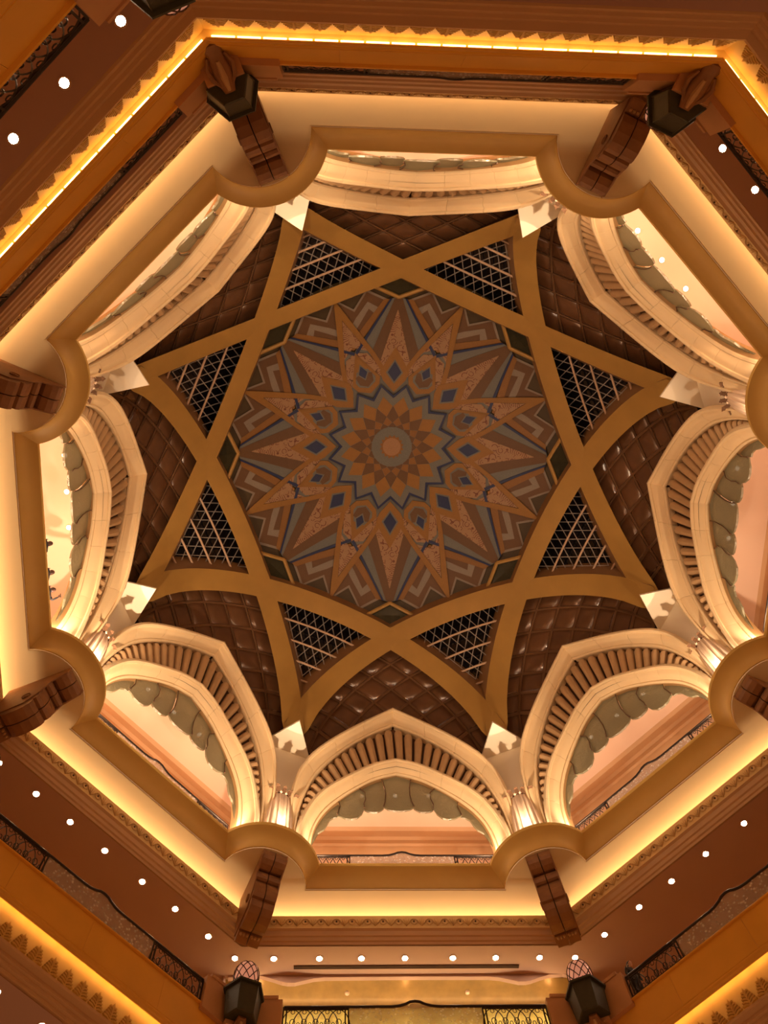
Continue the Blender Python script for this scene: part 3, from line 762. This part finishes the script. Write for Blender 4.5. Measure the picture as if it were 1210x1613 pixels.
# ------------------------------------------------------------------ scroll brackets under the round balconies
br = Thing('scroll_bracket', (13.5, 0, 28.86), None, 'x', 'bracket', 'scrolled brackets under the round balconies')
P = [(12.38, 28.86), (12.38, 28.62), (12.44, 28.50), (12.6, 28.40), (12.8, 28.36), (12.93, 28.44), (12.97, 28.46), (12.92, 28.34), (12.91, 28.2), (12.95, 28.08), (13.03, 28.05), (13.10, 28.06), (13.05, 27.9), (13.02, 27.65), (13.05, 27.4), (13.12, 27.28), (13.22, 27.27), (13.18, 27.12), (13.24, 26.95), (13.42, 26.80), (13.7, 26.72), (14.0, 26.74), (14.2, 26.84), (14.26, 26.96), (14.28, 26.82), (14.62, 26.72), (14.66, 26.72), (14.66, 28.86)]
for s in (1, -1):
    mb = MB(); mb.prism(P, lambda x, z: (x, s*.015, z), lambda x, z: (x, s*.42, z)); br.part('scroll', mb, 'bracket', None)
    mb = MB(); P3 = [(12.34, 28.86), (12.36, 28.58), (12.9, 28.2), (13.1, 27.6), (13.5, 27.1), (14.66, 26.95), (14.66, 28.86)]
    mb.prism(P3, lambda x, z: (x, s*.42, z), lambda x, z: (x, s*.46, z)); br.part('cheek', mb, 'bracket', None)
    mb = MB(); mb.lathe([(.01, .02), (.05, .03), (.08, .0), (.13, .0), (.15, .03), (.15, -.02)], 0, 0, 12)
    mb.v = [(13.55+x, s*(.47+z), 27.6+y) for x, y, z in mb.v]; br.part('rosette', mb, 'bracket', 40)
    for j in range(3):
        mb = MB()
        y = s*(.09+j*.11); mb.lathe([(.01, -.07), (.035, -.06), (.055, 0), (.03, .06), (.01, .07)], 14.34, y, 6); mb.v = [(a, b, c+26.80) for a, b, c in mb.v]
        br.part('carved_bud', mb, 'baluster', 50)
mb = MB(); mb.box(12.5, 14.6, -.02, .02, 27.35, 28.86); 
spread(br, range(8), {v: 'brown scrolled stone bracket under the round balcony, '+VPOS[v] for v in range(8)}, .5)

# ------------------------------------------------------------------ corner lanterns
def lantern(zb, vs, lab, grp):
    la = Thing('lantern', (14.0, 0, zb), None, 'x', 'lantern', grp)
    R = .60; cx = 13.98
    def octo(r, z, ph=pi/6): return [(cx+r*cos(q*pi/3+ph), r*sin(q*pi/3+ph), z) for q in range(6)]
    mb = MB(); mb.loops([octo(R*.80, zb), octo(R*.86, zb+.05), octo(R*.97, zb+1.08)]); la.part('box', mb, 'bronze')
    mb = MB(); mb.loops([octo(R*1.12, zb+1.06), octo(R*1.14, zb+1.12), octo(R*.62, zb+1.42)]); la.part('roof', mb, 'bronze')
    for q in range(6):
        a = q*pi/3+pi/6; mb = MB(); mb.tube([(cx+R*.82*cos(a), R*.82*sin(a), zb), (cx+R*.98*cos(a), R*.98*sin(a), zb+1.08)], .02, 5); la.part('corner_bead', mb, 'bronze')
    z0 = zb+1.42; r = .39
    pr = [(r*.92, z0), (r*.98, z0+.2), (r, z0+.4), (r*.98, z0+.55), (r*.85, z0+.72), (r*.6, z0+.83), (.01, z0+.88)]
    mb = MB(); mb.lathe(pr, cx, 0, 16); gd = la.part('glass_dome', mb, 'domeglass', 60)
    def rz(u):
        i = min(int(u*(len(pr)-1)), len(pr)-2); f = u*(len(pr)-1)-i; return pr[i][0]*(1-f)+pr[i+1][0]*f+.012, pr[i][1]*(1-f)+pr[i+1][1]*f
    for s in (1, -1):
        for q in range(10):
            pts = []
            for j in range(9):
                u = j/8*.97; rr, z = rz(u); a = q*pi/5+s*u*1.6; pts.append((cx+rr*cos(a), rr*sin(a), z))
            mb = MB(); mb.tube(pts, .017, 4); la.part('lattice_bar', mb, 'vent', None, gd)
    # carved corbel reaching back to the balcony front
    mb = MB(); mb.box(14.0, 14.5, -.45, .45, zb-.18, zb+.0); la.part('corbel_slab', mb, 'pierstone')
    prc = [(13.75, .13, zb-.02, .10), (13.95, .20, zb-.12, .14), (14.15, .24, zb-.30, .17), (14.3, .20, zb-.48, .16), (14.42, .17, zb-.62, .15), (14.5, .21, zb-.78, .19), (14.56, .16, zb-.95, .15), (14.6, .04, zb-1.02, .04)]
    mb = MB(); mb.loops([[(x+ry*.3*cos(q*pi/5), w_*sin(q*pi/5), z+ry*cos(q*pi/5)) for q in range(10)] for x, w_, z, ry in prc]); co_ = la.part('corbel', mb, 'bracket', 50)
    for s in (1, -1):
        mb = MB(); mb.tube([(13.85, s*.1, zb-.12), (14.05, s*.26, zb-.28), (14.25, s*.3, zb-.48), (14.42, s*.2, zb-.66)], [.03, .06, .06, .03], 6); la.part('acanthus_leaf', mb, 'bracket', 50)
    mb = MB(); mb.tube([(13.75, 0, zb-.2), (14.0, 0, zb-.36), (14.3, 0, zb-.66)], [.04, .08, .05], 6); la.part('acanthus_leaf', mb, 'baluster', 50)
    return spread(la, vs, lab, .5)
lantern(22.72, range(8), {v: 'dark green hexagonal lantern with latticed glass dome, '+VPOS[v] for v in range(8)}, 'corner lanterns of the middle balcony')
lantern(13.75, (4,), {4: 'dark lantern underside at the very top edge of the photo, left of centre'}, None)

# ------------------------------------------------------------------ railings
def railing(zf, ax, ye, yp, labs, ks, grp, name='balcony_railing'):
    H = .85; zt = zf+H
    rl = Thing(name, (ax, 0, zf), None, 'x', 'railing', grp)
    # handrail with the wavy crest
    pts = [(ax, -ye, zt)]
    for y, dz in ((-.75, 0), (-.5, .03), (-.3, .10), (-.16, .19), (0, .22), (.16, .19), (.3, .10), (.5, .03), (.75, 0)): pts.append((ax, y, zt+dz))
    pts.append((ax, ye, zt)); mb = MB(); mb.tube(pts, .045, 8); rl.part('handrail', mb, 'iron', 50)
    for s in (1, -1):
        mb = MB(); mb.box(ax-.02, ax+.02, s*yp-s*.02 if s > 0 else -ye, ye if s > 0 else -yp+.02, zf+.04, zf+.08); mb.box(ax-.02, ax+.02, yp if s > 0 else -ye, ye if s > 0 else -yp, zt-.11, zt-.07)
        rl.part('rail', mb, 'iron')
        for y in (yp, yp+.10, ye-.10, ye):
            mb = MB(); mb.box(ax-.022, ax+.022, s*y-.022, s*y+.022, zf, zt); rl.part('post', mb, 'iron')
        # interlaced arches and loops
        y0, y1 = yp+.12, ye-.12; n = 5; wd = (y1-y0)/n; h0, h1 = zf+.08, zt-.11
        for i in range(n):
            mb = MB(); yc = y0+wd*(i+.5)
            for c in (yc,):
                for q in (1, -1):
                    mb.tube([(ax, s*(c+q*wd*.95*cos(a)), h0+(h1-h0)*sin(a)) for a in [pi/2*j/6 for j in range(7)]], .018, 4)
                mb.tube([(ax, s*(c+wd*.22*cos(a)), h0+.25*(h1-h0)+.2*(h1-h0)*sin(a)) for a in [2*pi*j/10 for j in range(11)]], .016, 4)
                mb.tube([(ax, s*(c+wd*.17*cos(a)), h1-.13*(h1-h0)+.12*(h1-h0)*sin(a)) for a in [2*pi*j/8 for j in range(9)]], .013, 4)
                for q in (.5, -.5):
                    mb.tube([(ax, s*(c+wd*(q+.14*cos(a))), h0+.13*(h1-h0)+.13*(h1-h0)*sin(a)) for a in [2*pi*j/8 for j in range(9)]], .014, 4)
            mb.v = [(x, max(-ye, min(ye, y)) if True else y, z) for x, y, z in mb.v]
            rl.part('scrollwork', mb, 'iron', 60)
    mb = MB(); top = [(-yp+.03, zt-.06), (-.5, zt-.06), (-.25, zt+.06), (0, zt+.14), (.25, zt+.06), (.5, zt-.06), (yp-.03, zt-.06)]
    mb.prism([(-yp+.03, zf+.04)]+top+[(yp-.03, zf+.04)], lambda y, z: (ax-.012, y, z), lambda y, z: (ax+.012, y, z)); rl.part('crystal_panel', mb, 'crystal', label='etched sparkling glass panel')
    return spread(rl, ks, labs)
railing(23.0, 13.44, 4.12, 2.1, {0: 'middle balcony railing at the bottom edge, backed by bright gold', 1: 'middle balcony railing at lower right with a standing person at its end',
        2: 'middle balcony railing beyond the right edge of the photo', 3: 'middle balcony railing at upper right with two lamps showing beside it', 4: 'thin dark middle balcony railing along the top centre, foreshortened',
        5: 'thin middle balcony railing at upper left with glinting glass', 6: 'middle balcony railing beyond the left edge of the photo', 7: 'middle balcony railing at lower left with sparkling glass centre'}, range(8), 'railings of the middle balcony')
railing(14.82, 13.44, 4.12, 2.1, {5: 'dark lattice railing in the top left corner, on the lowest balcony'}, (5,), None)
railing(30.40, 13.2, 3.62, 2.05, {0: 'upper gallery railing at the bottom centre, below the glass canopy', 1: 'upper gallery railing at lower right, running diagonally', 2: 'upper gallery railing at the right edge of the photo',
        3: 'upper gallery railing at upper right, hidden behind the ledge', 4: 'upper gallery railing at the top centre, hidden behind the ledge', 5: 'upper gallery railing at upper left, hidden behind the ledge',
        6: 'upper gallery railing at the left edge, where three people stand', 7: 'upper gallery railing at lower left with wavy handrail'}, range(8), 'railings of the upper gallery')

# ------------------------------------------------------------------ downlights
ORD = ['first', 'second', 'third', 'fourth', 'fifth', 'sixth', 'seventh', 'eighth', 'ninth']
def project(p):
    d = Vector(p)-camo.matrix_world.translation; z = d.dot(FW); return 605+1435.714*d.dot(RGT)/z, 806.5-1435.714*d.dot(UP)/z
def downlight(z, a, ys, ks, lab, grp, m='lampglow', r=.085):
    mb = MB(); mb.lathe([(r+.04, z-.0), (r+.035, z-.02), (r, z-.02), (r, z)], a, 0, 14)
    mg = MB(); mg.lathe([(.001, z-.016), (r, z-.016)], a, 0, 14)
    m1 = mb.mesh('lamp_ring', 'lamptrim', 50, (a, 0, z)); m2 = mg.mesh('lamp_lens', m, None, (a, 0, z))
    for k in ks:
        row = []
        for y in ys:
            o = bpy.data.objects.new('downlight', None); put(o, (a, y, z), k); px, py = project(o.location)
            if -60 < px < 1270 and -60 < py < 1673: row.append((px, o))
        row.sort(key=lambda q: q[0])
        for i, (px, o) in enumerate(row):
            COL.objects.link(o); sub('lamp_ring', m1, o); sub('lamp_lens', m2, o)
            tag(o, lab % (ORD[i], POS[k]), 'ceiling lamp', grp % POS[k])
Y7 = [-6.0, -4.72, -3.15, -1.62, 0.08, 1.62, 3.1, 4.7]
downlight(27.3, 14.57, Y7, (7, 0, 1, 3), '%s small downlight from the left in the middle balcony soffit, %s row', 'middle balcony downlights at the %s', r=.10)
downlight(20.0, 14.50, [4.5, 2.85, 1.33, -.2, -1.75, -3.25, -4.75], (5, 7), '%s bright downlight from the left in the lowest soffit, %s', 'lowest soffit downlights at the %s', r=.10)
downlight(36.4, 13.72, [-1.5, 0, 1.5], (0, 1, 2, 3, 6, 7), '%s round lamp from the left in the upper gallery ceiling, %s', 'upper gallery lamps at the %s', 'lampdim', .1)

# ------------------------------------------------------------------ bottom bay: vent slot, scalloped gold room
vt = Thing('air_vent', (14.93, 0, 27.3), None, 'long dark slot air vent in the soffit above the bottom gold bay', 'air vent')
mb = MB(); mb.box(14.86, 15.0, -4.0, 4.0, 27.27, 27.31); vt.part('slot', mb, 'vent')
for i in range(3):
    mb = MB(); mb.box(14.875+.045*i, 14.885+.045*i, -4.0, 4.0, 27.255, 27.275); vt.part('blade', mb, 'vent')
put(vt.o, vt.base, 0)
gb = Thing('wall_front', (15.3, 0, 23.0), 'structure')
z1 = 27.32
low_ = [(-6.3, 27.2), (-5.6, 27.3), (-5.1, 27.27), (-4.7, 27.12), (-4.4, 26.99), (-4.2, 26.94), (-3.95, 26.94), (-3.7, 27.02), (-3.3, 27.14), (-2.9, 27.19), (0, 27.21), (2.9, 27.19), (3.3, 27.14), (3.7, 27.02), (3.95, 26.94), (4.2, 26.94), (4.4, 26.99), (4.7, 27.12), (5.1, 27.27), (5.6, 27.3), (6.3, 27.2)]
mb = MB(); mb.prism(low_+[(6.3, z1+.02), (-6.3, z1+.02)], lambda y, z: (15.27, y, z), lambda y, z: (15.42, y, z)); gb.part('scalloped_lintel', mb, 'pink')
mb = MB(); mb.loops([[(15.42, y, 27.28), (15.8, y, 27.24), (16.1, y, 27.18), (16.3, y, 27.10), (16.4, y, 27.0)] for y in (-6.4, 6.4)], closed=False, caps=False); gb.part('gold_vault', mb, 'gold', 50)
for y in (-6.45, 6.4): mb = MB(); mb.box(15.3, 16.5, y, y+.05, 22.9, 27.3); gb.part('bay_light_stop_wall', mb, 'pink')  # end walls added to stop bay light leaking onto the neighbouring soffits
mb = MB(); mb.box(16.4, 16.5, -6.4, 6.4, 22.95, 27.05); gb.part('gold_wall', mb, 'gold2')
for i in range(7):
    mb = MB(); y = -5.4+i*1.8; mb.box(16.35, 16.42, y-.8, y+.8, 23.3, 26.85); gb.part('gold_panel', mb, 'gold2')
put(gb.o, gb.base, 0)
for y, e in ((-5.2, 8), (0, 5), (5.2, 8)): lamp('POINT', 'gold_bay_light', 0, 15.75, y, 26.85, e, (1, .6, .28), .06)
lamp('AREA', 'gold_bay_wash', 0, 16.0, 0, 25.4, 170, (1, .74, .42), 11, .12, (.45, 0, 1))
for y in (-2.2, 2.1):
    sp = Thing('smoke_detector', (15.95, y, 27.2), None, 'small round detector on the gold vault, '+('left' if y < 0 else 'right')+' of the bottom bay centre', 'detector')
    mb = MB(); mb.lathe([(.001, 27.13), (.05, 27.14), (.08, 27.17), (.09, 27.25)], 15.95, y, 12); sp.part('housing', mb, 'gallery', 50); put(sp.o, sp.base, 0)

# ------------------------------------------------------------------ people
def person(k, a, y, zf, turn, pose, label, skin='skin', hgt=1.74, tilt=0):
    root = bpy.data.objects.new('person', None); COL.objects.link(root); put(root, (a, y, zf), k)
    root.rotation_euler = (0, radians(tilt), azim(k)+pi+turn); tag(root, label, 'person', None)
    s = hgt/1.74
    J = {'pel': ((0, 0, .95), .13), 'waist': ((0, 0, 1.1), .125), 'chest': ((0.01, 0, 1.33), .15), 'neck': ((0, 0, 1.47), .06), 'nk2': ((.015, 0, 1.52), .052),
         'hipL': ((0, .1, .9), .10), 'kneeL': ((.02, .11, .5), .065), 'ankL': ((-.02, .11, .09), .045), 'toeL': ((.16, .13, .04), .035),
         'hipR': ((0, -.1, .9), .10), 'kneeR': ((.02, -.11, .5), .065), 'ankR': ((-.02, -.11, .09), .045), 'toeR': ((.16, -.13, .04), .035),
         'shL': ((0, .19, 1.42), .065), 'shR': ((0, -.19, 1.42), .065)}
    if pose == 'lean':
        J.update({'elL': ((.0, .27, 1.15), .045), 'wrL': ((.12, .22, .95), .03), 'elR': ((.0, -.27, 1.15), .045), 'wrR': ((.12, -.22, .95), .03)})
    else:   # holding a phone up
        J.update({'elR': ((.0, -.27, 1.15), .045), 'wrR': ((.12, -.22, .95), .03), 'elL': ((.14, .27, 1.30), .045), 'wrL': ((.24, .24, 1.58), .03)})
    E_ = [('pel', 'waist'), ('waist', 'chest'), ('chest', 'neck'), ('neck', 'nk2'), ('pel', 'hipL'), ('hipL', 'kneeL'), ('kneeL', 'ankL'), ('ankL', 'toeL'), ('pel', 'hipR'), ('hipR', 'kneeR'), ('kneeR', 'ankR'), ('ankR', 'toeR'),
          ('chest', 'shL'), ('shL', 'elL'), ('elL', 'wrL'), ('chest', 'shR'), ('shR', 'elR'), ('elR', 'wrR')]
    names = list(J); idx = {n: i for i, n in enumerate(names)}
    me = bpy.data.meshes.new('body'); me.from_pydata([tuple(c*s for c in J[n][0]) for n in names], [(idx[a_], idx[b_]) for a_, b_ in E_], [])
    o = bpy.data.objects.new('body', me); COL.objects.link(o); o.parent = root
    md = o.modifiers.new('skin', 'SKIN'); 
    for i, n in enumerate(names): me.skin_vertices[0].data[i].radius = (J[n][1]*s, J[n][1]*s*(1.25 if n in ('chest', 'waist', 'pel') else 1))
    me.skin_vertices[0].data[0].use_root = True
    md.use_smooth_shade = True
    o.modifiers.new('sub', 'SUBSURF').levels = 1; o.modifiers['sub'].render_levels = 1
    me.materials.append(MT['cloth'])
    # head with nose and ears
    hd = MB(); rings = []
    for z, rx, ry in ((1.49, .045, .05), (1.53, .075, .06), (1.57, .092, .068), (1.62, .10, .075), (1.67, .098, .076), (1.71, .08, .062), (1.74, .035, .03)):
        rings.append([(.03+rx*cos(q*pi/6), ry*sin(q*pi/6), z) for q in range(12)])
    hd.loops(rings); hd.loops([[(.125, .014, 1.60), (.125, -.014, 1.60), (.12, 0, 1.64)], [(.15, .006, 1.60), (.15, -.006, 1.60), (.13, 0, 1.62)]])
    for q in (1, -1): hd.box(.01, .04, q*.074-.008, q*.074+.008, 1.58, 1.64)
    hd.v = [tuple(c*s for c in p) for p in hd.v]
    sub('head', hd.mesh('head', skin, 60), root)
    hr = MB(); rings = []
    for z, rx, ry in ((1.56, .075, .078), (1.63, .10, .088), (1.69, .105, .086), (1.74, .08, .062), (1.765, .03, .025)):
        rings.append([(.012+rx*cos(q*pi/6)*(.72 if cos(q*pi/6) > .3 and z < 1.69 else 1), ry*sin(q*pi/6), z) for q in range(12)])
    hr.loops(rings); hr.v = [tuple(c*s for c in p) for p in hr.v]; sub('hair', hr.mesh('hair', 'hair', 60), root)
    # hands: palm with five fingers
    for n, q in (('wrL', 1), ('wrR', -1)):
        x, y_, z = J[n][0]; up = pose != 'lean' and n == 'wrL'
        h = MB(); dirv = Vector((0, 0, 1)) if up else Vector((1, 0, -.15)).normalized(); sd = Vector((0, 1, 0)); b = Vector((x, y_, z))
        h.loops([[b+dirv*d+sd*(w_*c)+Vector((0, 0, 1) if not up else (1, 0, 0))*(.012*e) for c, e in ((1, 1), (1, -1), (-1, -1), (-1, 1))] for d, w_ in ((0, .025), (.04, .04), (.085, .04))])
        for f in range(4):
            c = -.03+f*.02; L = (.06, .075, .07, .055)[f]; h.tube([b+dirv*.08+sd*c, b+dirv*(.08+L*.6)+sd*c, b+dirv*(.08+L)+sd*c+Vector((0, 0, -.02))], [.009, .008, .007], 5)
        h.tube([b+dirv*.03+sd*(.03*-q), b+dirv*.06+sd*(.06*-q), b+dirv*.09+sd*(.065*-q)], [.011, .01, .008], 5)
        h.v = [tuple(c*s for c in p) for p in h.v]; sub('hand', h.mesh('hand', skin, 60), root)
    return root
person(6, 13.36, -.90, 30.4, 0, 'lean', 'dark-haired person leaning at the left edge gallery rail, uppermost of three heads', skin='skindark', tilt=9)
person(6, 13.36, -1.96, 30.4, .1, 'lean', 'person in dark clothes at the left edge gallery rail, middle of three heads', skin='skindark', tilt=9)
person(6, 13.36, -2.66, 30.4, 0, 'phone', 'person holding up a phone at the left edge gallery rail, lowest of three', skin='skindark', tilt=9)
ph = Thing('mobile_phone', (12.86, -2.92, 32.15), None, 'small dark phone held up over the left edge gallery rail', 'phone')
mb = MB(); mb.box(12.85, 12.86, -2.98, -2.84, 32.08, 32.16); ph.part('case', mb, 'phone'); put(ph.o, ph.base, 6)
person(1, 13.85, 4.0, 23.0, 1.2, 'lean', 'person in dark clothes standing behind the lower right middle railing')
